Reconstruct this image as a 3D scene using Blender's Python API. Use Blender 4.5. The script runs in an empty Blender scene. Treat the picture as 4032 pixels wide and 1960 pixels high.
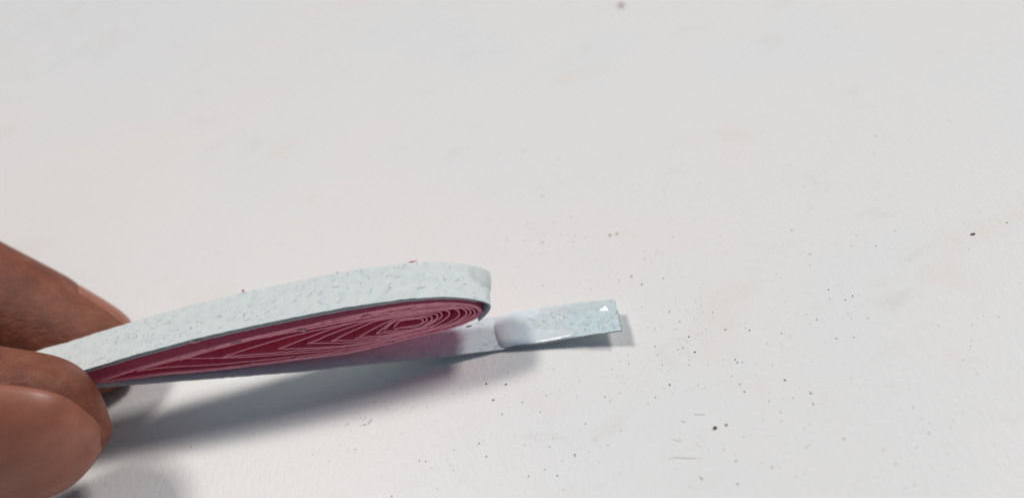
import bpy, bmesh, math, random
import numpy as np
from mathutils import Vector, Matrix

# ------------------------------------------------------------------ scene, camera, light
MM = 0.001                      # the model is described in millimetres and built in metres
sc = bpy.context.scene
COL = sc.collection
rng = random.Random(7)
npr = np.random.RandomState(11)

CAM = (4.98, -70.23, 73.92)                   # camera 40 degrees down, rolled 19 degrees
CR, CU, CF = (0.94552, -0.20927, -0.2494), (0.32557, 0.60777, 0.72431), (0.0, 0.76604, -0.64279)
cd = bpy.data.cameras.new('camera'); cam = bpy.data.objects.new('camera', cd); COL.objects.link(cam)
cam.matrix_world = Matrix(((CR[0], CU[0], -CF[0], CAM[0] * MM), (CR[1], CU[1], -CF[1], CAM[1] * MM), (CR[2], CU[2], -CF[2], CAM[2] * MM), (0, 0, 0, 1)))
cd.sensor_width = 36; cd.lens = 29
cd.clip_start = 0.005; cd.clip_end = 20
cd.dof.use_dof = True; cd.dof.focus_distance = 0.0945; cd.dof.aperture_fstop = 13
sc.camera = cam
sc.view_settings.view_transform = 'Standard'; sc.view_settings.look = 'None'
sc.view_settings.exposure = 0; sc.view_settings.gamma = 1

world = bpy.data.worlds.new('World'); sc.world = world; world.use_nodes = True
bg = world.node_tree.nodes['Background']
bg.inputs[0].default_value = (0.53, 0.74, 1.0, 1); bg.inputs[1].default_value = 0.175

TH = math.radians(-9.3)
def lamp(name, disp, dist, size, power, colour, spin=0):
    """rectangular ceiling lamp; disp = shadow shift per unit of height, along and across the paper coil"""
    ld = bpy.data.lights.new(name, 'AREA'); ld.shape = 'RECTANGLE'
    ld.size, ld.size_y = size; ld.energy = power; ld.color = colour
    o = bpy.data.objects.new(name, ld); COL.objects.link(o)
    a, b = disp
    d = Vector((-(a * math.cos(TH) - b * math.sin(TH)), -(a * math.sin(TH) + b * math.cos(TH)), 1)).normalized()
    o.location = d * dist
    o.rotation_euler = d.to_track_quat('Z', 'Y').to_euler()
    return o
lamp('ceiling_lamp', (-0.85, -0.33), 1.9, (0.46, 0.30), 18.2, (1.0, 0.965, 0.92))
lamp('ceiling_lamp', (0.45, -0.42), 1.9, (0.44, 0.30), 17.6, (1.0, 0.945, 0.885))

# ------------------------------------------------------------------ helpers
ES = np.array([math.cos(TH), math.sin(TH), 0.0])     # along the paper coil
EW = np.array([-math.sin(TH), math.cos(TH), 0.0])    # across it, away from the camera
def W3(s, w, z):
    return np.outer(np.atleast_1d(s), ES) + np.outer(np.atleast_1d(w), EW) + np.outer(np.atleast_1d(z), [0, 0, 1.0])

def make(name, verts, faces, mat, parent=None, uv=None, smooth=True):
    me = bpy.data.meshes.new(name)
    me.from_pydata((np.asarray(verts, float) * MM).tolist(), [], faces)
    if uv is not None:
        l = me.uv_layers.new(name='UVMap'); uv = np.asarray(uv, np.float32)
        vi = np.zeros(len(me.loops), np.int32); me.loops.foreach_get('vertex_index', vi)
        l.data.foreach_set('uv', uv[vi].ravel())
    if smooth:
        me.polygons.foreach_set('use_smooth', [True] * len(me.polygons))
    if mat: me.materials.append(mat)
    me.update()
    o = bpy.data.objects.new(name, me); COL.objects.link(o)
    if parent: o.parent = parent
    return o
def tag(o, label=None, cat=None, group=None, kind=None):
    for k, v in (('label', label), ('category', cat), ('group', group), ('kind', kind)):
        if v: o[k] = v
    return o

class NT:
    def __init__(s, name):
        s.m = bpy.data.materials.new(name); s.m.use_nodes = True
        s.t = s.m.node_tree; s.n = s.t.nodes; s.b = s.n['Principled BSDF']
    def node(s, ty, **kw):
        x = s.n.new(ty)
        for k, v in kw.items():
            if k.startswith('i_'): x.inputs[k[2:].replace('_', ' ')].default_value = v
            else: setattr(x, k, v)
        return x
    def link(s, a, b): s.t.links.new(a, b)
    def coord(s, uv=False, scale=(1000, 1000, 1000), rot=(0, 0, 0)):
        tc = s.node('ShaderNodeTexCoord'); mp = s.node('ShaderNodeMapping')
        mp.inputs['Scale'].default_value = scale; mp.inputs['Rotation'].default_value = rot
        s.link(tc.outputs['UV' if uv else 'Object'], mp.inputs['Vector']); return mp.outputs[0]
    def noise(s, vec, scale, detail=2, rough=.5, dist=0.0):
        x = s.node('ShaderNodeTexNoise'); x.inputs['Scale'].default_value = scale
        x.inputs['Detail'].default_value = detail; x.inputs['Roughness'].default_value = rough
        x.inputs['Distortion'].default_value = dist
        s.link(vec, x.inputs['Vector']); return x.outputs['Fac']
    def ramp(s, fac, stops):
        x = s.node('ShaderNodeValToRGB'); e = x.color_ramp.elements
        while len(e) < len(stops): e.new(.5)
        for k, (p, c) in enumerate(stops):
            e[k].position = p; e[k].color = (*c, 1) if not isinstance(c, (int, float)) else (c, c, c, 1)
        s.link(fac, x.inputs[0]); return x.outputs[0]
    def mix(s, fac, a, b, mode='MIX'):
        x = s.node('ShaderNodeMix'); x.data_type = 'RGBA'; x.blend_type = mode
        for sock, v in ((x.inputs[0], fac), (x.inputs[6], a), (x.inputs[7], b)):
            if isinstance(v, (int, float)): sock.default_value = v
            elif isinstance(v, tuple): sock.default_value = (*v, 1)
            else: s.link(v, sock)
        return x.outputs[2]
    def math(s, op, a, b=0.0):
        x = s.node('ShaderNodeMath', operation=op)
        for i, v in ((0, a), (1, b)):
            if isinstance(v, (int, float)): x.inputs[i].default_value = v
            else: s.link(v, x.inputs[i])
        return x.outputs[0]
    def bump(s, h, dist, strength=1.0, normal=None):
        x = s.node('ShaderNodeBump'); x.inputs['Distance'].default_value = dist
        x.inputs['Strength'].default_value = strength; s.link(h, x.inputs['Height'])
        if normal: s.link(normal, x.inputs['Normal'])
        s.link(x.outputs[0], s.b.inputs['Normal']); return x.outputs[0]
    def set(s, **kw):
        for k, v in kw.items():
            i = s.b.inputs[k.replace('_', ' ')]
            if isinstance(v, (int, float)): i.default_value = v
            elif isinstance(v, tuple): i.default_value = (*v, 1) if i.type == 'RGBA' else v
            else: s.link(v, i)
        return s

# ------------------------------------------------------------------ materials
def mat_table():
    k = NT('white_laminate'); v = k.coord()
    big = k.noise(v, .018, 3, .55)
    col = k.ramp(big, [(.30, (.830, .800, .780)), (.48, (.820, .806, .795)), (.62, (.808, .802, .797)), (.78, (.798, .798, .806))])
    v2 = k.coord(rot=(0, 0, .5), scale=(700, 1300, 1000))
    sm = k.noise(v2, .16, 5, .62, .6)
    patch = k.noise(v, .035, 2, .5)
    smf = k.math('MULTIPLY', k.ramp(sm, [(.56, 0.0), (.72, 1.0)]), k.ramp(patch, [(.45, 0.0), (.62, .30)]))
    col = k.mix(smf, col, (.62, .59, .55))
    fine = k.noise(k.coord(rot=(0, 0, -.5), scale=(650, 1500, 1000)), .75, 6, .66, .3)
    finef = k.math('MULTIPLY', k.ramp(fine, [(.64, 0.0), (.76, 1.0)]), k.ramp(k.noise(v, .06, 2), [(.46, 0.0), (.62, .52)]))
    col = k.mix(finef, col, (.52, .48, .43))
    stain = k.noise(v, .055, 3, .6)
    col = k.mix(k.ramp(stain, [(.60, 0.0), (.68, .55)]), col, (.80, .745, .715))
    k.set(Base_Color=col, Roughness=.40)
    k.b.inputs['Specular IOR Level'].default_value = .38
    h = k.noise(k.coord(rot=(0, 0, .6), scale=(1500, 700, 1000)), 1.0, 4, .6)
    k.bump(h, .00011, .8); return k.m
def mat_strip(name='mottled_paper'):
    k = NT(name); v = k.coord(uv=True, scale=(1, 1, 1))
    a = k.noise(v, .8, 4, .6)
    col = k.ramp(a, [(.30, (.63, .695, .705)), (.5, (.705, .755, .745)), (.68, (.75, .785, .765))])
    # fine pulp fibres: thin bands of distorted noise, cut into short lengths by a second noise
    for sc_, w_, cut, c, amt in ((1.5, .012, .56, (.27, .34, .47), .6), (2.3, .014, .60, (.33, .40, .50), .45), (1.9, .012, .58, (.93, .95, .95), .5)):
        n1 = k.noise(k.coord(uv=True, scale=(1, 1, 1), rot=(0, 0, sc_)), sc_, 2, .5, 1.2)
        band = k.math('LESS_THAN', k.math('ABSOLUTE', k.math('SUBTRACT', n1, .5)), w_)
        msk = k.ramp(k.noise(k.coord(uv=True, scale=(1, 1, 1), rot=(0, 0, -sc_)), sc_ * .9, 2, .5), [(cut, 0.0), (cut + .04, amt)])
        col = k.mix(k.math('MULTIPLY', band, msk), col, c)
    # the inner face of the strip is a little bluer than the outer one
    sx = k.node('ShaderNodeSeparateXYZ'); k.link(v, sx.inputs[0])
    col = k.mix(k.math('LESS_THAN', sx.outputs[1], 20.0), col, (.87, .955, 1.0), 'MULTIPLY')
    k.set(Base_Color=col, Roughness=.72); k.b.inputs['Specular IOR Level'].default_value = .25
    k.bump(k.noise(v, 4.0, 4, .6), .00002, .5); return k.m
def mat_pink():
    k = NT('pink_paper'); v = k.coord(uv=True, scale=(1, 1, 1))
    col = k.ramp(k.noise(v, 1.2, 4, .6), [(.3, (.80, .145, .24)), (.7, (.88, .205, .305))])
    k.set(Base_Color=col, Roughness=.75); k.b.inputs['Specular IOR Level'].default_value = .2
    k.bump(k.noise(v, 5.0, 3), .00003, .5); return k.m
def mat_pink_edge():
    k = NT('pink_paper_cut_edge'); v = k.coord()
    col = k.ramp(k.noise(v, 2.0, 3, .6), [(.3, (.88, .32, .40)), (.7, (.94, .42, .48))])
    k.set(Base_Color=col, Roughness=.85); k.b.inputs['Specular IOR Level'].default_value = .15; return k.m
def mat_glue(name='white_glue', rough=.10, col=(.755, .825, .86)):
    k = NT(name); v = k.coord()
    k.set(Base_Color=col, Roughness=rough)
    k.b.inputs['Subsurface Weight'].default_value = .35; k.b.inputs['Subsurface Radius'].default_value = (.9, .9, 1.0)
    k.b.inputs['Subsurface Scale'].default_value = .0005
    k.b.inputs['IOR'].default_value = 1.47
    k.bump(k.noise(v, .9, 2), .00008, .3); return k.m
def thin_alpha(m, top):
    # glue gets clearer where the layer is thin (thickness is stored on the mesh)
    t = m.node_tree; a = t.nodes.new('ShaderNodeAttribute'); a.attribute_name = 'thickness'
    r = t.nodes.new('ShaderNodeMapRange'); r.inputs[1].default_value = 0.0; r.inputs[2].default_value = 1.0; r.inputs[3].default_value = .04; r.inputs[4].default_value = top
    r.interpolation_type = 'SMOOTHSTEP'
    t.links.new(a.outputs['Fac'], r.inputs[0]); t.links.new(r.outputs[0], t.nodes['Principled BSDF'].inputs['Alpha'])
def mat_skin():
    k = NT('brown_skin'); v = k.coord()
    a = k.noise(v, .14, 5, .68)
    col = k.ramp(a, [(.32, (.135, .030, .014)), (.5, (.225, .063, .030)), (.70, (.33, .118, .060))])
    wr = k.node('ShaderNodeTexVoronoi', feature='DISTANCE_TO_EDGE'); wr.inputs['Scale'].default_value = 2.0
    k.link(k.coord(rot=(.3, .5, .2), scale=(1700, 700, 800)), wr.inputs['Vector'])
    cr = k.ramp(wr.outputs['Distance'], [(0.0, 0.0), (.12, 1.0)])
    col = k.mix(k.math('MULTIPLY', k.math('SUBTRACT', 1.0, cr), .15), col, (.20, .065, .04))
    k.set(Base_Color=col, Roughness=.46)
    k.b.inputs['Subsurface Weight'].default_value = .25; k.b.inputs['Subsurface Radius'].default_value = (1.0, .35, .2)
    k.b.inputs['Subsurface Scale'].default_value = .0012
    k.b.inputs['Specular IOR Level'].default_value = .45
    b1 = k.bump(cr, .00006, .35)
    k.bump(k.noise(k.coord(rot=(.4, .8, .3), scale=(600, 1500, 1200)), .9, 5, .7), .00042, .6, b1); return k.m
def mat_nail():
    k = NT('nail'); v = k.coord(scale=(300, 1500, 1500))
    col = k.ramp(k.noise(v, .35, 3), [(.3, (.33, .112, .068)), (.7, (.40, .148, .092))])
    k.set(Base_Color=col, Roughness=.40)
    k.b.inputs['Subsurface Weight'].default_value = .25; k.b.inputs['Subsurface Radius'].default_value = (1, .4, .3)
    k.b.inputs['Subsurface Scale'].default_value = .001; return k.m
def mat_plain(name, col, rough=.8, spec=.3):
    k = NT(name); v = k.coord()
    a = k.noise(v, 3.0, 3)
    k.set(Base_Color=k.mix(a, tuple(c * .75 for c in col), tuple(min(1, c * 1.2) for c in col)), Roughness=rough)
    k.b.inputs['Specular IOR Level'].default_value = spec; return k.m

M_TABLE, M_STRIP, M_PINK, M_EDGE, M_GLUE, M_SKIN, M_NAIL = mat_table(), mat_strip(), mat_pink(), mat_pink_edge(), mat_glue(), mat_skin(), mat_nail()
M_GLUE2 = mat_glue('drying_glue', .34, (.735, .785, .77))
thin_alpha(M_GLUE2, .75)
M_FILM = mat_glue('wet_glue_film', .10, (.88, .91, .91))
thin_alpha(M_FILM, .52)
M_FILM.node_tree.nodes['Principled BSDF'].inputs['Subsurface Weight'].default_value = 0
M_CUT = mat_plain('cut_paper_edge', (.40, .42, .43))
M_FIBRE = mat_plain('blue_fibre', (.36, .42, .50)); M_DUST = mat_plain('dark_dust', (.23, .18, .14))
M_DUST2 = mat_plain('grey_dust', (.40, .35, .30)); M_HAIR = mat_plain('dark_hair', (.10, .08, .075), .5)
M_LINT = mat_plain('white_lint', (.85, .85, .84), .4, .6); M_PLINT = mat_plain('pink_lint', (.62, .38, .37))
M_GREY = mat_plain('grey_lint', (.45, .42, .40)); M_CRUMB = mat_plain('brown_crumb', (.13, .085, .055))
M_FLAKE = mat_plain('dry_glue_flake', (.55, .40, .33), .6)

# ------------------------------------------------------------------ tabletop
def tabletop():
    hw, y0, y1, th, r = 420.0, -300.0, 560.0, 18.0, 3.0
    v, f = [], []
    ring = lambda x0, x1, ya, yb, z: [(x0, ya, z), (x1, ya, z), (x1, yb, z), (x0, yb, z)]
    v += ring(-hw, hw, y0, y1, 0); v += ring(-hw - r, hw + r, y0 - r, y1 + r, -r); v += ring(-hw - r, hw + r, y0 - r, y1 + r, -th)
    f.append((0, 1, 2, 3)); f.append((11, 10, 9, 8))
    for k in (0, 4):
        for i in range(4):
            j = (i + 1) % 4; f.append((k + i, k + 4 + i, k + 4 + j, k + j))
    o = make('tabletop', v, f, M_TABLE, smooth=False)
    return tag(o, 'white laminate tabletop with scattered dark specks and faint smudges', None, None, 'structure')
tabletop()

# ------------------------------------------------------------------ paper ribbons
def resample(P, step, keep=()):
    P = np.asarray(P, float); d = np.r_[0, np.cumsum(np.linalg.norm(np.diff(P[:, :2], axis=0), axis=1))]
    n = max(2, int(d[-1] / step)); u = np.linspace(0, d[-1], n + 1)
    return np.stack([np.interp(u, d, P[:, c]) for c in range(P.shape[1])], 1), u
def gsmooth(a, s):
    m = int(4 * s); k = np.exp(-.5 * (np.arange(-m, m + 1) / s) ** 2); k /= k.sum()
    m = min(m, len(a) - 1); k = k[len(k) // 2 - m: len(k) // 2 + m + 1]; k = k / k.sum()
    p = np.r_[2 * a[0] - a[m:0:-1], a, 2 * a[-1] - a[-2:-m - 2:-1]]
    return np.convolve(p, k, 'valid')
def wob(n, amp, s):
    x = gsmooth(npr.randn(n + 1)[:n], s) if n > 3 else np.zeros(n)
    return amp * x / (x.std() + 1e-9)
def normals2(P):
    t = np.gradient(P[:, :2], axis=0); t /= np.linalg.norm(t, axis=1)[:, None] + 1e-12
    return np.c_[-t[:, 1], t[:, 0]]
def ribbon(name, P, th, mat, parent, edge_mat=None, nw=3, rough=.03, side=0.0, ends=True, u0=0.0, ragged=False):
    """P rows: s, z, w_front, w_back (optional z_back, s_back columns); thickness th, offset 'side' along the normal"""
    n = len(P); N = normals2(P)
    d = np.r_[0, np.cumsum(np.linalg.norm(np.diff(P[:, :2], axis=0), axis=1))] + u0
    wf = P[:, 2] + wob(n, rough, 1.2); wb = P[:, 3] + wob(n, rough, 1.2)
    zb = P[:, 4] if P.shape[1] > 4 else P[:, 1]; sb = P[:, 5] if P.shape[1] > 5 else P[:, 0]
    rows = []; uv = []
    cols = [(k / nw, +1) for k in range(nw + 1)] + [(k / nw, -1) for k in range(nw, -1, -1)]
    for q, sg in cols:
        off = side + sg * th / 2
        s = P[:, 0] * (1 - q) + sb * q + N[:, 0] * off; z = P[:, 1] * (1 - q) + zb * q + N[:, 1] * off
        w = wf * (1 - q) + wb * q
        if P.shape[1] == 4: z = z + TWIST * w
        rows.append(W3(s, w, z)); uv.append(np.c_[d, w + (0 if sg > 0 else 40)])
    m = len(cols); V = np.stack(rows, 1).reshape(-1, 3); UV = np.stack(uv, 1).reshape(-1, 2)
    F, mi = [], []
    for i in range(n - 1):
        for c in range(m):
            c2 = (c + 1) % m
            F.append((i * m + c, i * m + c2, (i + 1) * m + c2, (i + 1) * m + c)); mi.append(1 if c in (nw, m - 1) else 0)
    if ragged:                            # torn last edge
        jt = npr.uniform(-.12, .10, m // 2); V = V.reshape(n, m, 3)
        for c in range(m):
            V[n - 1, c] += ES * jt[min(c, m - 1 - c)]
        V = V.reshape(-1, 3)
    if ends:
        F.append(tuple(range(m - 1, -1, -1))); F.append(tuple((n - 1) * m + c for c in range(m))); mi += [1, 1]
    o = make(name, V, F, mat, parent, UV)
    if edge_mat:
        o.data.materials.append(edge_mat); o.data.polygons.foreach_set('material_index', mi)
    es = [e for e in o.data.edges]
    o.data.update()
    # crisp paper edges
    me = o.data; me.attributes.new('sharp_edge', 'BOOLEAN', 'EDGE') if 'sharp_edge' not in me.attributes else None
    sh = me.attributes['sharp_edge']; ev = np.zeros(len(me.edges) * 2, np.int32); me.edges.foreach_get('vertices', ev); ev = ev.reshape(-1, 2)
    ca, cb = ev[:, 0] % m, ev[:, 1] % m
    val = (ca == cb) & np.isin(ca, [0, nw, nw + 1, m - 1])
    sh.data.foreach_set('value', val)
    return o

root = bpy.data.objects.new('quilled_teardrop', None); COL.objects.link(root)
tag(root, 'flattened pink paper coil half wrapped in a pale mottled paper strip, held in the fingers', 'paper coil')

WID = 5.7; TWIST = .09                 # the coil is held slightly twisted: its far edge rides higher
# the wound pink strip, one piece per turn (s, z in mm)
TURNS = [[[-51.79,9.36],[-51.22,9.37],[-50.36,9.42],[-44.71,9.98],[-42.17,10.17],[-38.69,10.35],[-34.7,10.61],[-28.91,10.83],[-28.11,10.85],[-25.23,10.84],[-16.99,10.71],[-14.2,10.63],[-10.18,10.45],[-9.44,10.39],[-8.7,10.3],[-7.13,10.03],[-5.93,9.78],[-4.98,9.54],[-4.4,9.36],[-3.71,9.11],[-3.14,8.87],[-2.15,8.38],[-1.63,8.04],[-1.35,7.79],[-1.12,7.49],[-1.0,7.25],[-0.91,7.0],[-0.86,6.73],[-0.85,6.47],[-0.92,6.26],[-1.06,6.11],[-1.25,6.01],[-2.6,5.63],[-3.62,5.38],[-4.9,5.18],[-6.18,5.09],[-9.89,5.0],[-16.01,4.72],[-17.44,4.71],[-17.96,4.73],[-19.23,4.83],[-21.01,5.03],[-32.91,6.48],[-35.16,6.84],[-39.48,7.67],[-41.47,8.01],[-43.37,8.26],[-48.49,8.86],[-49.63,9.03],[-51.36,9.37]],
[[-51.36,9.37],[-50.41,9.36],[-49.7,9.4],[-44.42,9.91],[-42.19,10.07],[-38.34,10.27],[-36.43,10.41],[-34.67,10.51],[-28.43,10.74],[-27.26,10.75],[-25.58,10.73],[-18.19,10.59],[-15.05,10.5],[-10.71,10.3],[-9.72,10.23],[-8.63,10.1],[-7.55,9.92],[-6.36,9.69],[-5.77,9.56],[-4.84,9.32],[-4.26,9.14],[-3.35,8.81],[-2.24,8.31],[-1.82,8.06],[-1.45,7.75],[-1.29,7.56],[-1.15,7.34],[-1.05,7.11],[-0.96,6.73],[-0.96,6.6],[-1.02,6.39],[-1.15,6.24],[-1.35,6.12],[-2.58,5.74],[-3.47,5.52],[-3.97,5.42],[-5.11,5.27],[-6.63,5.19],[-8.77,5.15],[-11.19,5.06],[-15.56,4.85],[-16.72,4.82],[-17.99,4.85],[-19.12,4.94],[-20.75,5.12],[-26.35,5.79],[-33.18,6.64],[-35.14,6.96],[-39.61,7.82],[-41.44,8.13],[-42.31,8.25],[-48.84,9.03],[-50.07,9.23],[-50.68,9.35]],
[[-50.68,9.35],[-50.29,9.33],[-49.61,9.33],[-49.2,9.35],[-44.3,9.82],[-41.97,9.98],[-38.33,10.17],[-35.79,10.35],[-34.2,10.43],[-28.72,10.63],[-27.06,10.64],[-25.29,10.61],[-18.04,10.44],[-14.59,10.32],[-11.06,10.14],[-9.25,9.99],[-8.31,9.86],[-6.9,9.61],[-5.96,9.42],[-5.15,9.23],[-4.24,8.97],[-3.56,8.74],[-2.79,8.44],[-2.35,8.24],[-1.84,7.94],[-1.56,7.71],[-1.33,7.43],[-1.16,7.1],[-1.12,6.98],[-1.09,6.74],[-1.13,6.53],[-1.26,6.37],[-1.35,6.3],[-1.57,6.19],[-2.54,5.86],[-3.41,5.64],[-3.91,5.54],[-4.9,5.4],[-6.39,5.31],[-8.13,5.28],[-10.38,5.21],[-16.05,4.95],[-17.18,4.94],[-17.8,4.96],[-19.28,5.08],[-21.96,5.39],[-32.5,6.69],[-33.82,6.88],[-34.65,7.02],[-39.0,7.86],[-40.77,8.18],[-42.45,8.42],[-48.32,9.12],[-49.66,9.32]],
[[-49.66,9.32],[-49.14,9.3],[-48.62,9.31],[-47.8,9.37],[-44.93,9.66],[-42.92,9.82],[-38.31,10.07],[-35.43,10.27],[-28.67,10.53],[-27.05,10.53],[-25.57,10.5],[-19.83,10.35],[-17.06,10.26],[-13.71,10.11],[-10.74,9.94],[-9.68,9.85],[-8.64,9.72],[-6.46,9.34],[-5.44,9.12],[-4.65,8.92],[-3.65,8.62],[-2.99,8.39],[-2.56,8.21],[-2.05,7.95],[-1.86,7.82],[-1.6,7.58],[-1.4,7.29],[-1.34,7.18],[-1.27,6.96],[-1.25,6.85],[-1.28,6.65],[-1.4,6.48],[-1.59,6.35],[-2.04,6.15],[-2.4,6.02],[-3.24,5.79],[-3.85,5.66],[-4.82,5.52],[-5.55,5.46],[-6.51,5.42],[-9.4,5.36],[-15.46,5.11],[-16.86,5.1],[-17.66,5.13],[-19.11,5.26],[-22.15,5.66],[-27.25,6.42],[-31.25,7.07],[-33.4,7.46],[-34.84,7.76],[-38.56,8.64],[-40.21,9.01],[-41.72,9.29],[-44.03,9.63]],
[[-44.03,9.63],[-42.99,9.65],[-40.76,9.82],[-38.66,9.94],[-36.69,10.09],[-35.2,10.18],[-28.55,10.43],[-26.58,10.41],[-19.24,10.19],[-15.3,10.03],[-11.52,9.81],[-9.75,9.67],[-8.93,9.57],[-7.7,9.38],[-5.88,9.04],[-4.78,8.78],[-3.79,8.51],[-3.21,8.33],[-2.63,8.11],[-2.36,7.97],[-2.11,7.8],[-1.9,7.58],[-1.75,7.31],[-1.67,7.0],[-1.7,6.81],[-1.8,6.64],[-2.05,6.44],[-2.45,6.23],[-2.87,6.06],[-3.62,5.83],[-4.16,5.72],[-4.91,5.62],[-5.98,5.55],[-8.95,5.49],[-12.2,5.39],[-15.76,5.36],[-17.04,5.41],[-18.38,5.55],[-19.22,5.67],[-20.58,5.9],[-24.85,6.71],[-27.75,7.31],[-32.42,8.34],[-33.87,8.7],[-37.13,9.61],[-38.16,9.88]],
[[-38.16,9.88],[-37.49,9.87],[-37.09,9.89],[-34.91,10.07],[-32.86,10.17],[-28.9,10.32],[-27.95,10.33],[-23.75,10.21],[-16.76,9.94],[-14.31,9.81],[-10.71,9.57],[-8.93,9.38],[-6.66,9.01],[-5.53,8.78],[-4.16,8.46],[-3.39,8.25],[-2.98,8.11],[-2.74,8.0],[-2.53,7.86],[-2.41,7.74],[-2.26,7.52],[-2.19,7.35],[-2.16,7.17],[-2.18,7.0],[-2.26,6.85],[-2.56,6.6],[-2.73,6.49],[-3.36,6.18],[-3.91,5.97],[-4.19,5.89],[-4.74,5.77],[-5.11,5.72],[-6.4,5.65],[-8.4,5.62],[-10.56,5.55],[-14.1,5.59],[-16.09,5.65],[-16.98,5.72],[-18.22,5.88],[-19.86,6.15],[-31.82,8.49],[-33.06,8.76]],
[[-33.06,8.76],[-30.28,9.1],[-28.12,9.31],[-26.32,9.45],[-23.65,9.59],[-21.51,9.64],[-18.52,9.64],[-16.57,9.62],[-14.56,9.57],[-11.66,9.43],[-9.84,9.29],[-8.27,9.09],[-6.35,8.77],[-3.66,8.18],[-3.18,8.01],[-2.99,7.9],[-2.84,7.74],[-2.76,7.62],[-2.66,7.31],[-2.65,7.14],[-2.68,6.99],[-2.71,6.92],[-2.81,6.79],[-3.08,6.58],[-3.83,6.2],[-4.45,5.98],[-5.0,5.86],[-5.31,5.82],[-6.16,5.77],[-8.65,5.73],[-10.48,5.67],[-11.88,5.68],[-14.5,5.75],[-15.65,5.81],[-16.29,5.87],[-17.71,6.05],[-18.98,6.25],[-20.36,6.54],[-23.63,7.29],[-26.26,7.86]],
[[-26.26,7.86],[-24.41,8.26],[-22.65,8.61],[-20.78,8.95],[-19.06,9.23],[-18.03,9.37],[-16.89,9.48],[-16.17,9.51],[-15.12,9.5],[-13.96,9.44],[-11.84,9.29],[-10.3,9.16],[-9.45,9.06],[-8.33,8.91],[-6.71,8.65],[-4.45,8.2],[-4.12,8.12],[-3.87,8.02],[-3.78,7.95],[-3.68,7.83],[-3.62,7.73],[-3.56,7.55],[-3.54,7.41],[-3.54,7.13],[-3.58,7.0],[-3.68,6.84],[-3.82,6.71],[-4.27,6.45],[-4.9,6.17],[-5.32,6.03],[-5.85,5.93],[-6.95,5.87],[-8.96,5.84],[-10.29,5.79],[-11.16,5.8],[-12.86,5.89],[-14.92,6.03],[-16.08,6.15],[-17.01,6.29],[-17.78,6.44],[-18.37,6.58],[-20.74,7.24],[-22.54,7.71]],
[[-22.54,7.71],[-21.41,7.96],[-18.91,8.47],[-16.51,8.9],[-15.66,9.03],[-14.81,9.13],[-13.92,9.18],[-13.37,9.18],[-12.11,9.12],[-10.22,8.96],[-8.41,8.73],[-7.05,8.52],[-5.87,8.31],[-5.22,8.16],[-5.1,8.12],[-4.91,8.02],[-4.82,7.93],[-4.77,7.85],[-4.7,7.67],[-4.67,7.46],[-4.7,7.3],[-4.77,7.17],[-4.88,7.06],[-5.23,6.84],[-5.96,6.49],[-6.47,6.27],[-6.99,6.1],[-7.22,6.05],[-7.73,5.99],[-10.13,5.91],[-10.89,5.92],[-12.5,6.06],[-14.44,6.25],[-16.03,6.45],[-16.77,6.57],[-17.68,6.76],[-19.59,7.28]],
[[-19.59,7.28],[-17.05,8.04],[-14.59,8.71],[-13.66,8.9],[-12.96,8.96],[-12.0,8.93],[-10.41,8.79],[-8.15,8.5],[-6.16,8.18],[-5.87,8.08],[-5.78,8.02],[-5.71,7.94],[-5.64,7.81],[-5.58,7.57],[-5.59,7.4],[-5.73,7.2],[-5.86,7.1],[-6.07,6.98],[-6.54,6.77],[-6.93,6.57],[-7.47,6.34],[-7.9,6.2],[-8.19,6.14],[-8.6,6.09],[-9.15,6.06],[-10.43,6.03],[-11.26,6.09],[-12.68,6.27],[-14.13,6.48],[-15.89,6.76],[-16.65,6.9]],
[[-16.65,6.9],[-15.1,7.44],[-12.49,8.29],[-11.7,8.5],[-11.37,8.56],[-11.07,8.59],[-10.39,8.58],[-8.97,8.42],[-7.54,8.22],[-6.55,8.06],[-6.36,7.99],[-6.26,7.91],[-6.19,7.82],[-6.11,7.59],[-6.11,7.43],[-6.13,7.37],[-6.25,7.22],[-6.4,7.11],[-7.78,6.47],[-8.18,6.33],[-8.6,6.24],[-9.32,6.18],[-10.33,6.16],[-10.97,6.25],[-11.66,6.4],[-13.07,6.78],[-13.73,6.93],[-13.88,6.98],[-13.92,7.01],[-13.92,7.03]],
[[-13.92,7.03],[-13.91,7.06],[-13.82,7.13],[-13.64,7.22],[-13.63,7.24],[-11.95,8.13],[-11.44,8.34],[-11.04,8.42],[-10.65,8.42],[-10.43,8.4],[-9.72,8.3],[-8.54,8.17],[-7.31,7.99],[-7.09,7.92],[-6.98,7.85],[-6.9,7.77],[-6.85,7.68],[-6.82,7.58],[-6.82,7.51],[-6.83,7.38],[-6.92,7.2],[-7.02,7.1],[-7.24,6.96],[-8.29,6.51],[-8.71,6.39],[-9.09,6.33],[-9.72,6.32],[-10.18,6.37],[-11.68,6.71],[-12.95,6.92],[-13.07,6.96],[-13.09,6.98],[-13.08,7.0]],
[[-13.08,7.0],[-13.05,7.05],[-12.78,7.23],[-11.59,7.95],[-11.26,8.11],[-11.08,8.17],[-10.85,8.21],[-10.4,8.2],[-9.78,8.11],[-8.56,7.98],[-7.89,7.88],[-7.76,7.84],[-7.62,7.76],[-7.52,7.63],[-7.48,7.53],[-7.48,7.48],[-7.5,7.3],[-7.55,7.21],[-7.64,7.11],[-7.8,7.0],[-8.65,6.63],[-8.91,6.55],[-9.16,6.51],[-9.49,6.53],[-10.86,6.87],[-11.65,7.01],[-11.71,7.04],[-11.72,7.09]],
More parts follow.
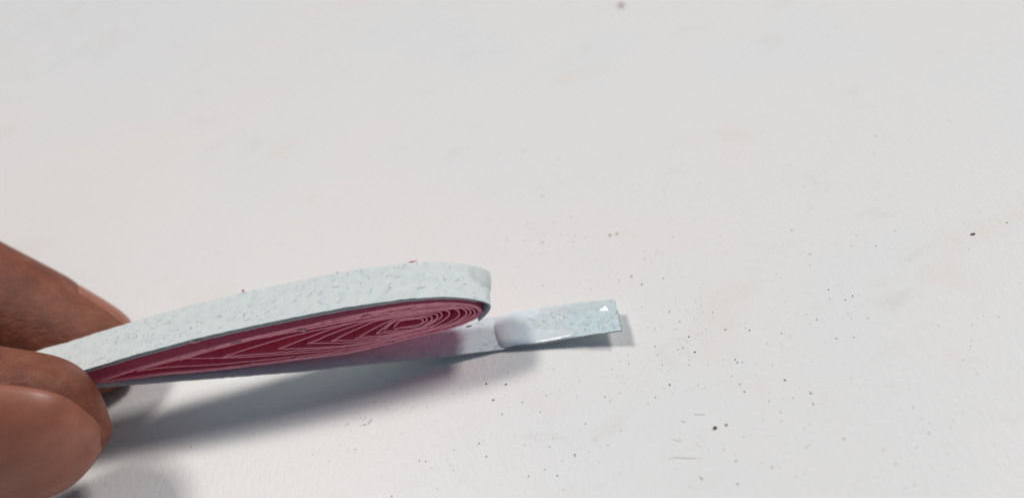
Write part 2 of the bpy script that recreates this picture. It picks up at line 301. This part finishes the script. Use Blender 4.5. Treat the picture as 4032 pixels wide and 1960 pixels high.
[[-11.72,7.09],[-11.67,7.17],[-11.51,7.33],[-10.95,7.81],[-10.69,7.95],[-10.48,7.99],[-10.24,7.98],[-9.94,7.93],[-9.08,7.85],[-8.37,7.75],[-8.22,7.69],[-8.12,7.61],[-8.04,7.48],[-8.01,7.39],[-8.01,7.25],[-8.07,7.09],[-8.14,7.01],[-8.27,6.91],[-8.57,6.79],[-8.8,6.74],[-9.0,6.72],[-9.51,6.75],[-11.53,6.99],[-11.7,7.03],[-11.72,7.09]]]
fb_recess = npr.uniform(-.07, .07, len(TURNS))
u_acc = 0
for k, T in enumerate(TURNS):
    P, u = resample(np.array(T), .14)
    last = len(P)
    a = int(last * .5)
    rec = .62 + fb_recess[k] + wob(last, .035, 14)
    ext = (.75 if k < 3 else 0) * np.exp(-((P[:, 0] + 7.5) / 4.0) ** 4) * (P[:, 1] > 8)
    P = np.c_[P, rec, rec + WID + wob(last, .03, 14) + ext]
    ribbon('coil_turn', P, .155, M_PINK, root, M_EDGE, nw=2, rough=.022, ends=True, u0=u_acc)
    u_acc += u[-1]

# the pale strip: from the blunt tip over the top, round inside the fingers, back below and out to the right
TOP = [(-1.5, 5.85), (-1.26, 6.04), (-0.61, 6.46), (0.01, 7.02), (0.43, 7.55), (0.62, 7.92), (0.59, 8.24), (-0.0, 8.85), (-1.68, 9.94), (-4.36, 11.04), (-8.57, 11.98), (-15.32, 12.74), (-20.47, 12.98), (-26.93, 13.17), (-34.1, 13.21), (-41.57, 12.88), (-48.91, 12.29), (-54.03, 11.8), (-60.5, 11.7)]
FOLD = [(-63, 11.5), (-63.8, 11.2), (-63, 10.9)]
TAIL = [(-60.5, 10.6), (-55.37, 9.82), (-48.98, 8.74), (-38.45, 6.65), (-32.36, 5.42), (-24.48, 3.85), (-18.26, 2.92), (-10.6, 1.57), (-5.94, 0.9), (-0.38, 0.15)]
P1 = np.array([(s, z, 0, WID, z + TWIST * WID * min(1, max(.25, (-s - 0) / 9)), s) for s, z in TOP + FOLD] + [(s, z, 0, WID, z + TWIST * WID * min(1, max(0, (-s - 3) / 30)), s) for s, z in TAIL])
P2 = np.array([(3.13, .45, -.56, 5.25, .50, 3.9), (6.49, .85, -1.15, 4.55, .88, 7.1), (8.65, 1.15, -1.45, 4.15, 1.16, 9.2), (11.5, 1.55, -2.05, 3.30, 1.55, 11.9), (14.67, 2.00, -2.80, 2.38, 2.00, 14.58)])
PS = np.vstack([P1, P2])
PS, US = resample(PS, .2)
for c in range(6): PS[:, c] = gsmooth(PS[:, c], 2.2)
# thickness lies under the traced outer face
strip = ribbon('white_strip', PS, .20, M_STRIP, root, M_CUT, nw=14, rough=.02, side=+.10, ragged=True)
NS = normals2(PS)
# an inner lining layer of the same paper behind it along the top
i0 = int(np.argmin(np.abs(US - 5.0))); i1 = int(np.argmin((PS[:, 0] + 60) ** 2 + (PS[:, 1] - 11.8) ** 2))
PL = PS[i0:i1].copy(); ramp_in = np.clip((US[i0:i1] - US[i0]) / 14, 0, 1)
PL[:, 0] += NS[i0:i1, 0] * (.35 + .20 * ramp_in); PL[:, 1] += NS[i0:i1, 1] * (.35 + .20 * ramp_in); PL[:, 4] = PL[:, 1]; PL[:, 5] = PL[:, 0]
PL[:, 2] += .12; PL[:, 3] -= .05
ribbon('lining_strip', PL, .20, M_STRIP, root, M_CUT, nw=2, rough=.02)

A_FOLD = US[int(np.argmin(PS[:, 0]))]
# surface lookup on the outer face of the pale strip: arc length a, across w (0 front .. 1 back)
def on_strip(a, q, h=0.0, up=None):
    a = np.asarray(a, float); q = np.asarray(q, float)
    g = lambda c: np.interp(a, US, PS[:, c])
    s = g(0) * (1 - q) + g(5) * q; z = g(1) * (1 - q) + g(4) * q; w = g(2) * (1 - q) + g(3) * q
    nx = np.interp(a, US, NS[:, 0]); nz = np.interp(a, US, NS[:, 1])
    L = np.hypot(nx, nz)
    # h is height over the visible face: outer face on the upper run, inner (upper) face on the lower run
    k = np.where(a > A_FOLD, .20 + np.asarray(h), -np.asarray(h))
    s = s + nx / L * k; z = z + nz / L * k
    return W3(s, w, z)
def arc_at(s, after):                # arc length where the strip passes s (after = True: the lower run)
    top_n = int(np.argmin(PS[:, 0])); idx = np.arange(len(PS)); sel = idx > top_n if after else (idx <= top_n) & (idx > 25)
    j = idx[sel][np.argmin(np.abs(PS[sel, 0] - s))]; return US[j]
A_CONTACT = arc_at(0, True); A_END = US[-1]

# loose fibres lying in the face of the pale strip
def fibres(n, arcs, name='paper_fibre'):
    V, F = [], []
    for _ in range(n):
        a = rng.choices(arcs, weights=[b - c for c, b, d in [(x[0], x[1], 0) for x in arcs]])[0]; a = rng.uniform(a[0], a[1])
        q = rng.uniform(.02, .98); L = rng.uniform(.3, 1.3) * rng.choice((.5, 1, 1)); wd = rng.uniform(.014, .036)
        ang = rng.uniform(0, 6.28); curl = rng.gauss(0, 2.2); m = 6
        pts = []; x, y = a, q * WID
        for i in range(m):
            pts.append((x, y)); ang += curl / m + rng.gauss(0, .18); x += math.cos(ang) * L / m; y += math.sin(ang) * L / m
        pts = np.array(pts)
        if pts[:, 1].min() < .05 or pts[:, 1].max() > WID - .05 or pts[:, 0].max() > A_END - .1: continue
        t = np.gradient(pts, axis=0); t /= np.linalg.norm(t, axis=1)[:, None]; nn = np.c_[-t[:, 1], t[:, 0]]
        tap = wd * np.array([.35, .9, 1, 1, .8, .3])[:, None]
        hh = .012 + .02 * np.sin(np.linspace(0, 3.1, m)) * rng.random()
        A, B = pts + nn * tap, pts - nn * tap
        b = len(V)
        for Q, dh in ((A, 0), (B, 0), (pts, .014)):
            V += on_strip(Q[:, 0], Q[:, 1] / WID, hh + dh).tolist()
        for i in range(m - 1):
            F.append((b + i, b + i + 1, b + 2 * m + i + 1, b + 2 * m + i)); F.append((b + 2 * m + i, b + 2 * m + i + 1, b + m + i + 1, b + m + i))
    o = make(name, V, F, M_FIBRE, strip); o['kind'] = 'stuff'; o['label'] = 'short blue fibres in the face of the pale strip'; return o
fibres(380, [(3.0, 60.0), (A_CONTACT - 42, A_END), (A_CONTACT - 18, A_CONTACT + 2), (A_CONTACT + 8, A_END)])

# torn fuzz standing off the cut end and edges
V, F = [], []
for _ in range(150):
    if rng.random() < .45: a, q = A_END - abs(rng.gauss(0, .1)), rng.uniform(0, .62); da, dq = rng.uniform(.1, .4), rng.gauss(0, .04)
    elif rng.random() < .5: a, q = rng.uniform(A_CONTACT + 8.5, A_END - .2), rng.uniform(.05, .58); da, dq = rng.gauss(0, .3), rng.gauss(0, .06)
    else: a, q = rng.choice((rng.uniform(8, 58), rng.uniform(A_CONTACT - 30, A_END))), rng.choice((.004, .996)); da, dq = rng.gauss(0, .2), (q - .5) * rng.uniform(.02, .07)
    lift = rng.uniform(.05, .22); b = len(V); wd = rng.uniform(.012, .03)
    for i in range(5):
        k = i / 4; p = on_strip(min(a + da * k, A_END), q + dq * k, .01 + lift * math.sin(k * 2.4))[0] + ES * max(0, a + da * k - A_END)
        V += [p + np.array((wd, 0, wd)) * (1.1 - k), p - np.array((wd, 0, wd)) * (1.1 - k), p + np.array((0, wd, 0)) * (1.1 - k)]
    for i in range(4):
        for j in range(3): F.append((b + i * 3 + j, b + i * 3 + (j + 1) % 3, b + i * 3 + 3 + (j + 1) % 3, b + i * 3 + 3 + j))
o = make('paper_fuzz', V, F, M_LINT, strip); o['kind'] = 'stuff'; o['label'] = 'pale torn fuzz along the strip edges and cut end'

# wet glue: a height field over the face of the strip; where it dips below the face the paper shows
def sstep(a, b, x): t = np.clip((x - a) / (b - a), 0, 1); return t * t * (3 - 2 * t)
def vnoise(x, y, seed=0):
    def h(i, j): v = np.sin(i * 127.1 + j * 311.7 + seed * 74.7) * 43758.5453; return v - np.floor(v)
    xi, yi = np.floor(x), np.floor(y); fx, fy = x - xi, y - yi; fx = fx * fx * (3 - 2 * fx); fy = fy * fy * (3 - 2 * fy)
    return (h(xi, yi) * (1 - fx) + h(xi + 1, yi) * fx) * (1 - fy) + (h(xi, yi + 1) * (1 - fx) + h(xi + 1, yi + 1) * fx) * fy
def glue(a0, a1, q0, q1, hfun, label, na=150, nq=70, mat=M_GLUE, full=.1):
    A, Q = np.meshgrid(np.linspace(a0, a1, na), np.linspace(q0, q1, nq), indexing='ij')
    H = hfun(A, Q)
    V = on_strip(A.ravel(), Q.ravel(), H.ravel())
    keep = H > -.045
    F = []
    for i in range(na - 1):
        for j in range(nq - 1):
            if keep[i, j] or keep[i + 1, j] or keep[i, j + 1] or keep[i + 1, j + 1]:
                F.append((i * nq + j, i * nq + j + 1, (i + 1) * nq + j + 1, (i + 1) * nq + j))
    used = sorted({x for f in F for x in f}); mp = {u: k for k, u in enumerate(used)}
    o = make('glue_smear', V[used], [tuple(mp[x] for x in f) for f in F], mat, strip); o['label'] = label
    at = o.data.attributes.new('thickness', 'FLOAT', 'POINT'); at.data.foreach_set('value', np.clip(H.ravel()[used] / full, 0, 1).astype(np.float32)); return o
def bead(A, Q):
    x = A - A_CONTACT; y = Q * WID
    left = np.interp(Q, [0, .12, .25, .5, .75, 1], [.25, -.25, -.6, -.9, -.95, -.8])      # curved left rim
    d = np.clip((x - left) / 2.1, 0, 1)
    body = .80 * np.sqrt(np.maximum(0, 1 - (1 - d) ** 2))
    right = np.interp(y, [0, .9, 1.7, 2.5, 3.6, 4.3, 5.0, 5.7], [8.6, 8.9, 8.0, 4.6, 4.3, 5.6, 8.5, 9.5]) + .9 * (vnoise(y * 2.1, x * .7, 2) - .5)
    body = body * (1 - .80 * sstep(1.6, 5.2, x))
    body = body * (1 - sstep(right - 1.6, right, x)) - .10 * sstep(right - .5, right + .4, x)
    edge = np.minimum(1, np.minimum(Q, 1 - Q) / .16); edge = np.sqrt(np.clip(edge, 0, 1) * (2 - np.clip(edge, 0, 1)))
    h = body * (.12 + .88 * edge)
    for bx, by, sx, sy, bh in ((.15, 3.4, .35, .12, .06), (1.9, 3.7, .32, .16, .07), (3.6, 4.9, .5, .15, .06), (3.2, 1.2, .3, .2, .05)):
        h = h + bh * np.exp(-((x - bx) / sx) ** 2 - ((y - by) / sy) ** 2)
    return np.where(x < left, -.012 - .25 * (left - x), h) + .03 * (vnoise(A * .9, y * .9, 9) - .5) * sstep(left, left + 1, x)
glue(A_CONTACT - 2.0, A_CONTACT + 11.0, .004, .996, bead, 'raised milky bead of white glue across the strip', 190, 90)
def film(A, Q):
    x = A - A_CONTACT; y = Q * WID
    edge = np.minimum(1, np.minimum(Q, 1 - Q) / .07); edge = np.sqrt(np.clip(edge, 0, 1) * (2 - np.clip(edge, 0, 1)))
    rim = 8.7 + .9 * np.sin(y * 1.6) - (y - 2.0) * .15 + .5 * (vnoise(y * 2.2, 0 * y, 8) - .5)
    wet = sstep(2.6, 3.4, x) * (1 - sstep(rim - .5, rim + .3, x))
    h = .20 * wet * edge
    n = .30 * (vnoise(A * 1.4, y * 1.4, 3) - .5) + .12 * (vnoise(A * 3.1, y * 3.1, 4) - .5)
    h = h + n * wet * np.exp(-(((x - 6.6) / 1.9) ** 2 + ((y - 3.1) / 1.7) ** 2))
    for bx, by, br, bh in ((5.3, 3.3, .40, .26), (6.0, 2.6, .34, .24), (6.5, 3.7, .36, .24), (6.9, 2.9, .28, .2), (7.7, 2.6, .55, .26), (5.6, 2.0, .28, .2), (6.3, 4.5, .32, .2), (7.3, 4.2, .28, .18), (4.8, 2.8, .3, .2), (8.0, 3.6, .25, .16)):
        br, bh = br * .62, bh * .8
        h = h + bh * np.exp(-((x - bx) ** 2 + (y - by) ** 2) / br ** 2) * wet
    e0 = 3.4 + .2 * np.sin(x * 1.3) + .55 * (vnoise(x * 1.6, 0 * x, 5) - .5)
    band = sstep(e0 - .2, e0 + 1.0, y) * (1 - sstep(13.9, 14.4, x)) * sstep(3, 4, x)
    h = np.maximum(h, (.07 * edge + .12 * np.exp(-((x - 13.2) / .8) ** 2 - ((y - 4.6) / .5) ** 2)) * band)
    return h - .05 * (1 - np.clip(wet + band, 0, 1)) - .006
glue(A_CONTACT + 2.2, A_END - .12, .004, .996, film, 'thin wet film of glue with small bumps towards the cut end', 200, 100, M_FILM, .09)
def tip_glue(A, Q):
    x = A; r = np.hypot((x - 3.4) / 3.3, (Q - .78) / .42)
    h = .28 * np.maximum(0, 1 - r ** 2) ** 1.2 - .05 * sstep(.95, 1.2, r)
    e = np.minimum(1, np.minimum(Q, 1 - Q) / .07); return h * (.15 + .85 * np.sqrt(e * (2 - e))) - .012
glue(.25, 7.5, .004, .996, tip_glue, 'bead of white glue drying over the blunt tip', 90, 60, M_GLUE2, .20)

# frayed shreds on the coil edges
def grain(c, r, seed, flat=1.0, stretch=(1, 1, 1)):
    g = random.Random(seed); bm = bmesh.new(); bmesh.ops.create_icosphere(bm, subdivisions=1, radius=1)
    V = [np.array(c) + r * np.array((v.co.x * stretch[0], v.co.y * stretch[1], v.co.z * flat * stretch[2])) * g.uniform(.65, 1.25) for v in bm.verts]
    bm.verts.ensure_lookup_table(); F = [tuple(v.index for v in f.verts) for f in bm.faces]; bm.free(); return V, F
def shred(s, w, z, ls, lz, mat, seed):
    g = random.Random(seed); V, F = [], []; m = 7
    for i in range(m):
        t = i / (m - 1); cx = s + (t - .5) * ls; cz = z + g.gauss(0, .05); hh = lz * (.3 + math.sin(t * 3.14)) * g.uniform(.5, 1.1)
        for dw in (-.04, .04):
            V += W3(cx, w + dw + g.gauss(0, .02), cz - hh / 2).tolist() + W3(cx + g.gauss(0, .06), w + dw + g.gauss(0, .03), cz + hh / 2).tolist()
    for i in range(m - 1):
        a, b = i * 4, i * 4 + 4
        F += [(a, a + 1, b + 1, b), (a + 2, b + 2, b + 3, a + 3), (a + 1, a + 3, b + 3, b + 1), (a, b, b + 2, a + 2)]
    F += [(0, 2, 3, 1), (m * 4 - 4, m * 4 - 3, m * 4 - 1, m * 4 - 2)]
    return make('paper_shred', V, F, mat, root)
M_SHRED = M_EDGE
for k, (s, w, z, ls, lz, m) in enumerate([
        (-34.46, -.06, 12.76, 1.9, .30, M_FLAKE), (-30.3, .50, 10.6, 1.5, .22, M_FLAKE), (-22.1, .5, 10.26, 1.2, .28, M_FLAKE), (-14.1, .45, 10.2, 1.0, .35, M_SHRED),
        (-29.97, .5, 6.66, .35, .3, M_SHRED), (-24.8, .5, 5.96, .4, .22, M_SHRED), (-18.4, .5, 5.1, .35, .2, M_SHRED), (-12.5, .5, 5.1, .4, .18, M_SHRED), (-3.1, .5, 4.9, .8, .18, M_FLAKE),
        (-7.8, 5.85, 12.30, 1.1, .20, M_EDGE), (-10.8, 5.8, 12.6, .5, .2, M_EDGE), (-16.9, 5.78, 13.25, .35, .18, M_EDGE), (-28.9, 5.76, 13.95, .35, .25, M_EDGE)]):
    shred(s, w, z, ls, lz, m, k)

# ------------------------------------------------------------------ hand: thumb in front, index finger behind, the rest outside the frame
def digit(C, R, up0, n=90, seg=40):
    """loft through centres C (s,w,z) with (width, thickness) radii R; up0 = back-of-digit direction (where the nail sits)"""
    C = np.array(C, float); R = np.array(R, float)
    d = np.r_[0, np.cumsum(np.linalg.norm(np.diff(C, axis=0), axis=1))]; u = np.linspace(0, d[-1], n)
    c = np.stack([gsmooth(np.interp(u, d, C[:, k]), 4.0) for k in range(3)], 1); r = np.stack([gsmooth(np.interp(u, d, R[:, k]), 2.0) for k in range(2)], 1)
    t = np.gradient(c, axis=0); t /= np.linalg.norm(t, axis=1)[:, None]
    up = np.array(up0, float); U = up - (t @ up)[:, None] * t; U /= np.linalg.norm(U, axis=1)[:, None]; S = np.cross(t, U)
    return u, c, r, t, U, S
def loft(D, seg=72, nl=None):
    u, c, r, t, U, S = D; V, F = [], []
    ph = np.linspace(0, 2 * math.pi, seg, endpoint=False)
    for i in range(len(c)):
        cs, sn = np.cos(ph), np.sin(ph)
        e = .88                                                     # slightly boxy section
        k = np.ones(seg)
        if nl:                                                      # bed of the nail, so the plate lies inside its folds
            q = (u[-1] - u[i] - nl[0]) / (nl[1] - nl[0]); a = np.abs((ph + math.pi) % (2 * math.pi) - math.pi)
            inside = sstep(-.12, .02, q) * (1 - sstep(.92, 1.06, q)) * (1 - sstep(nl[2] * .96, nl[2] * 1.16, a))
            fold = np.exp(-((a - nl[2] * 1.28) / .16) ** 2) * sstep(-.05, .2, q) * (1 - sstep(1.0, 1.25, q))
            k = 1 - .060 * inside + .02 * fold
        ring = c[i] + np.outer(np.sign(cs) * np.abs(cs) ** e * r[i, 1] * k, U[i]) + np.outer(np.sign(sn) * np.abs(sn) ** e * r[i, 0] * k, S[i])
        V += ring.tolist()
    for i in range(len(c) - 1):
        for j in range(seg):
            j2 = (j + 1) % seg; F.append((i * seg + j, i * seg + j2, (i + 1) * seg + j2, (i + 1) * seg + j))
    F.append(tuple(range(seg - 1, -1, -1))); F.append(tuple((len(c) - 1) * seg + j for j in range(seg)))
    return V, F
def tipped(base_pts, base_r, tip, rt, depth, k=7):
    """append a rounded end of the given depth beyond 'tip'"""
    a = np.array(base_pts[-1], float); tp = np.array(tip, float); dirn = (tp - a) / np.linalg.norm(tp - a)
    P, R = list(base_pts) + [tip], list(base_r) + [rt]
    for i in range(1, k + 1):
        q = i / k; f = math.sqrt(max(0.0025, 1 - q ** 2.2)); P.append(tuple(tp + dirn * depth * q)); R.append((rt[0] * f, rt[1] * f))
    return P, R

thumb_base = [(-124, 0, 43), (-108, -5, 39), (-91, -8.6, 33), (-75, -9.2, 25.5), (-62.5, -8.5, 17.8)]
thumb_r = [(14.5, 13.5), (13.0, 12), (11.8, 10.4), (10.9, 9.2), (9.6, 8.0)]
tp, tr = tipped(thumb_base, thumb_r, (-52.6, -7.8, 12.4), (8.6, 7.1), 8.4)
TUP = (0.0, -.93, .36)
DT = digit(tp, tr, TUP)
index_base = [(-128, 20, 47), (-112, 22.5, 48), (-98, 24.5, 41), (-84.5, 20.5, 28.6), (-69.8, 15.8, 15.4), (-60.2, 12.2, 9.4)]
index_r = [(11, 11), (10.5, 10), (9.8, 9.6), (9.0, 8.8), (8.1, 7.9), (7.3, 7.0)]
ip, ir = tipped(index_base, index_r, (-54.9, 9.7, 5.6), (6.7, 6.3), 5.6)
IUP = (.48, .88, -.05)
DI = digit(ip, ir, IUP)
NT_, NI_ = (.9, 17.5, 1.10), (.8, 13.0, .95)          # nails: start and end from the tip, half angle
parts = [loft(DT, nl=NT_), loft(DI, nl=NI_)]
# ring and little finger curled back outside the frame, then middle finger and palm
for k in range(1, 3):
    y, s0, z0 = 32 + 15 * k, -154 + 3 * k, 44 - 7 * k
    bp = [(s0, y * .8, z0), (s0 + 16, y * .9 + 2, z0 + 2), (s0 + 30, y * .95 + 3, z0 - 6), (s0 + 33, y * .95 + 2, z0 - 17), (s0 + 22, y * .9, z0 - 24)]
    fp, fr = tipped(bp, [(10.5, 10), (9.5, 9.2), (8.8, 8.4), (8.2, 7.6), (7.8, 7)], (s0 + 14, y * .86, z0 - 24), (7.2, 6.4), 6)
    parts.append(loft(digit(fp, fr, (.5, .3, .8))))
fp, fr = tipped([(-138, 36, 46), (-120, 38, 53), (-102, 38, 52), (-87, 33.5, 43)], [(10.5, 10), (9.8, 9.4), (9, 8.6), (8, 7.6)], (-81, 30.5, 38), (7.2, 6.6), 6)  # unseen middle finger, posed to block lamp light from the index finger
parts.append(loft(digit(fp, fr, (.6, .7, .4))))
parts.append(loft(digit([(-165, 12, 38), (-152, 14, 42), (-136, 20, 46), (-124, 24, 47), (-118, 24, 47)], [(20, 15), (26, 16), (30, 15), (28, 13), (18, 8)], (0, .3, .95))))
parts.append(loft(digit([(-245, -6, 38), (-205, 2, 38), (-175, 8, 38), (-155, 12, 40)], [(27, 20), (25, 19), (24, 18), (22, 16)], (0, .3, .95))))
V, F = [], []
for v, f in parts:
    b = len(V); V += v; F += [tuple(b + i for i in t) for t in f]
VW = np.array(V); VW = W3(VW[:, 0], VW[:, 1], VW[:, 2])
tmp = make('hand_rough', VW * 1000.0 / 1000.0, F, None)
rm = tmp.modifiers.new('r', 'REMESH'); rm.mode = 'VOXEL'; rm.voxel_size = .00055; rm.adaptivity = 0
sm = tmp.modifiers.new('s', 'SMOOTH'); sm.factor = .5; sm.iterations = 8
bpy.context.view_layer.update()
dg = bpy.context.evaluated_depsgraph_get()
hm = bpy.data.meshes.new_from_object(tmp.evaluated_get(dg)); hm.name = 'hand'
bpy.data.objects.remove(tmp)
hm.materials.clear(); hm.materials.append(M_SKIN)
hm.polygons.foreach_set('use_smooth', [True] * len(hm.polygons))
hand = bpy.data.objects.new('hand', hm); COL.objects.link(hand)
tag(hand, 'brown skinned hand pinching the paper coil between thumb and index finger', 'hand')

def nail(D, ua, ub, half, lift, label):
    """curved nail plate over the back of a digit between distances ua..ub from the tip end of the loft"""
    u, c, r, t, U, S = D; L = u[-1]; na, nb = 22, 24; V, F = [], []
    for i in range(na + 1):
        q = i / na; uu = L - ua - (ub - ua) * q
        g = lambda A: np.array([np.interp(uu, u, A[:, k]) for k in range(A.shape[1])])
        cc, rr, UU, SS = g(c), g(r), g(U), g(S)
        # rounded free edge and cuticle
        hw = half * (.62 + .38 * math.sqrt(max(0, 1 - (1 - q / .30) ** 2.4)) if q < .3 else min(1, math.sqrt(max(.03, 1 - max(0, (q - .72) / .28) ** 2.4))))
        for j in range(nb + 1):
            a = hw * (2 * j / nb - 1); cs, sn = math.cos(a), math.sin(a)
            ed = 1 - abs(2 * j / nb - 1) ** 4
            rr1, rr0 = rr[1], rr[0]
            p = cc + UU * (abs(cs) ** .88 * rr1 * .965 + lift * (1 - .7 * q))  + SS * (math.copysign(abs(sn) ** .88, sn) * rr0 * .965)
            V.append(p)
    n0 = len(V); V += [p - g(U) * .5 for p in V[:n0]]
    w = nb + 1
    for i in range(na):
        for j in range(nb):
            a = i * w + j; F.append((a, a + 1, a + w + 1, a + w)); F.append((n0 + a, n0 + a + w, n0 + a + w + 1, n0 + a + 1))
    rim = [j for j in range(w)] + [i * w + nb for i in range(1, na + 1)] + [na * w + j for j in range(nb - 1, -1, -1)] + [i * w for i in range(na - 1, 0, -1)]
    for k in range(len(rim)):
        a, b = rim[k], rim[(k + 1) % len(rim)]; F.append((a, n0 + a, n0 + b, b))
    A = np.array(V); o = make('nail', W3(A[:, 0], A[:, 1], A[:, 2]), F, M_NAIL, hand); o['label'] = label; return o
nail(DT, *NT_, .25, 'thumbnail facing the camera')
nail(DI, *NI_, .2, 'nail on the far side of the index finger')


# ------------------------------------------------------------------ dust and lint on the table
def grains(name, spots, mat):
    V, F = [], []
    for k, (x, y, r) in enumerate(spots):
        fl = rng.uniform(.35, .8); st = (rng.uniform(.7, 1.6), rng.uniform(.7, 1.3), 1)
        v, f = grain((x, y, r * fl * .5), r, rng.random(), fl, st); b = len(V); V += [tuple(q) for q in v]; F += [tuple(b + i for i in t) for t in f]
    o = make(name, V, F, mat, smooth=False); return o
CL = [(9.1, 18.6, 4.2, 3.8, 45), (16.5, 14.6, 4.6, 0.6, 8), (19.3, 4.9, 5.7, 4.0, 30), (21.6, -3.5, 3.2, 4.8, 35), (17.2, -8.4, 6.5, 3.7, 50), (1.6, -9.0, 4.9, 4.7, 45), (14.5, -11.6, 6.4, 4.2, 40), (-17.0, -3.4, 3.4, 2.8, 30), (-8.6, -5.4, 5.8, 3.8, 25), (23.8, -11.8, 3.7, 3.4, 20), (27.9, -19.7, 2.5, 3.3, 25), (34.5, -10.7, 3.6, 2.8, 18), (37.1, -28.4, 3.0, 3.4, 22), (42.2, -7.9, 4.7, 5.6, 16), (46.3, -20.3, 4.2, 3.5, 14), (20.0, -26.0, 6.6, 2.6, 25), (2.3, 37.7, 11.1, 10.7, 15), (40.4, 14.9, 13.6, 10.7, 25), (56.1, -5.6, 4.6, 3.8, 16), (-11.3, -13.5, 10.8, 3.4, 25), (5.3, -17.5, 3.8, 3.1, 20)]
dark, grey = [], []
for x, y, sx, sy, n in CL:
    for _ in range(int(n * 1.25)):
        r = min(.13, .042 * math.exp(rng.gauss(0, .48)))
        (dark if rng.random() < .6 else grey).append((rng.gauss(x, sx * .8), rng.gauss(y, sy * .8), r))
for _ in range(170):
    p, q = rng.random(), rng.random() ** 1.6
    x = (-67 * (1 - p) + 41 * p) * (1 - q) + (-129 * (1 - p) + 92 * p) * q; y = (4 * (1 - p) - 37 * p) * (1 - q) + (226 * (1 - p) + 34 * p) * q
    (grey if rng.random() < .75 else dark).append((x, y, min(.13, .042 * math.exp(rng.gauss(0, .5)))))
tag(grains('dust', dark, M_DUST), 'tiny dark dust specks sprinkled on the white tabletop', None, None, 'stuff')
tag(grains('dust', grey, M_DUST2), 'tiny grey dust specks sprinkled on the white tabletop', None, None, 'stuff')

def strand(name, pts, r, mat, label, cat, lift=.012, group=None):
    P = np.array(pts, float); d = np.r_[0, np.cumsum(np.linalg.norm(np.diff(P, axis=0), axis=1))]; n = max(10, 5 * len(P)); u = np.linspace(0, d[-1], n)
    c = np.c_[gsmooth(np.interp(u, d, P[:, 0]), 1.6), gsmooth(np.interp(u, d, P[:, 1]), 1.6), r * .9 + lift * np.sin(np.linspace(0, 3.14, n)) ** 2]
    t = np.gradient(c, axis=0); t /= np.linalg.norm(t, axis=1)[:, None]; s = np.cross(t, [0, 0, 1.0]); s /= np.linalg.norm(s, axis=1)[:, None]; up = np.cross(s, t)
    V, F = [], []; m = 6
    for i in range(n):
        rr = r * min(1, .35 + 4 * min(i, n - 1 - i) / n)
        for j in range(m):
            a = 6.2832 * j / m; V.append(c[i] + rr * (math.cos(a) * s[i] + math.sin(a) * up[i]))
    for i in range(n - 1):
        for j in range(m): F.append((i * m + j, i * m + (j + 1) % m, (i + 1) * m + (j + 1) % m, (i + 1) * m + j))
    F += [tuple(range(m - 1, -1, -1)), tuple((n - 1) * m + j for j in range(m))]
    return tag(make(name, V, F, mat), label, cat, group)
strand('hair_strand', [(13.1, -21.84), (13.87, -21.99), (14.57, -22.31), (15.25, -22.68), (15.93, -22.89)], .020, M_GREY, 'long thin grey hair lying level on the white table at lower right', 'hair')
strand('hair_strand', [(14.18, -19.56), (14.62, -20.02), (15.12, -20.5), (15.06, -19.76)], .014, M_GREY, 'fine bent grey hair shaped like a hook above the long level hair', 'hair')
strand('thread_scrap', [(17.6, -17.75), (18.08, -18.05), (18.7, -18.23)], .020, M_PLINT, 'short dull pink thread lying left of the brown crumb', 'thread')
strand('lint_fibre', [(16.0, -17.93), (16.21, -18.24), (16.5, -18.37)], .018, M_GREY, 'small curved grey lint fibre left of the pink thread', 'lint')
strand('lint_fibre', [(-17.95, -4.15), (-17.69, -3.71), (-17.45, -3.4)], .07, M_LINT, 'bright white curled lint fibre in front of the coil shadow', 'lint', .2)
strand('lint_fibre', [(-18.6, -3.98), (-18.2, -4.0)], .055, M_LINT, 'very short white lint bit just left of the bright white curl', 'lint', .1)
strand('lint_fibre', [(16.4, -20.9), (16.56, -21.45), (16.8, -21.95)], .016, M_LINT, 'white fibre standing for the left of three slanting, glinting white scuffs', 'lint')  # these three white fibres imitate the glitter of scuffs in the tabletop
strand('lint_fibre', [(17.0, -20.3), (17.17, -20.77), (17.28, -21.5)], .016, M_LINT, 'white fibre standing for the glinting white scuff nearest the brown crumb', 'lint')
strand('lint_fibre', [(17.12, -22.1), (17.36, -22.75)], .016, M_LINT, 'white fibre standing for the lowest of three slanting, glinting white scuffs', 'lint')
strand('lint_fibre', [(14.35, -25.55), (14.6, -26.2)], .016, M_LINT, 'white lint fibre alone by the bottom edge below the grey hairs', 'lint')
strand('lint_fibre', [(15.34, -24.86), (15.3, -25.15), (15.5, -25.37)], .03, M_DUST, 'small dark olive curl of lint below the white scuffs', 'lint')
def crumb(x, y, r, label, seed, mat=M_CRUMB, st=(1, 1, 1)):
    v, f = grain((x, y, r * .55), r, seed, .8, st); return tag(make('crumb', v, f, mat, smooth=False), label, 'crumb')
crumb(18.87, -20.23, .22, 'largest brown crumb on the table, at lower right near the pink thread', 3)
crumb(20.1, -20.3, .14, 'small grey brown crumb just right of the largest brown crumb', 4, M_DUST)
crumb(18.14, 13.81, .14, 'left dark crumb of a close pair behind the glued strip end', 5, M_DUST)
crumb(19.09, 13.59, .15, 'right dark crumb of a close pair behind the glued strip end', 6, M_DUST)
crumb(56.26, -6.83, .18, 'dark flat crumb far to the right near the edge of the photo', 8, M_CRUMB, (1.8, .8, .6))
crumb(40.34, 76.16, .70, 'blurred brown crumb at the far top of the table', 9, M_FLAKE, (1.1, .9, .5))
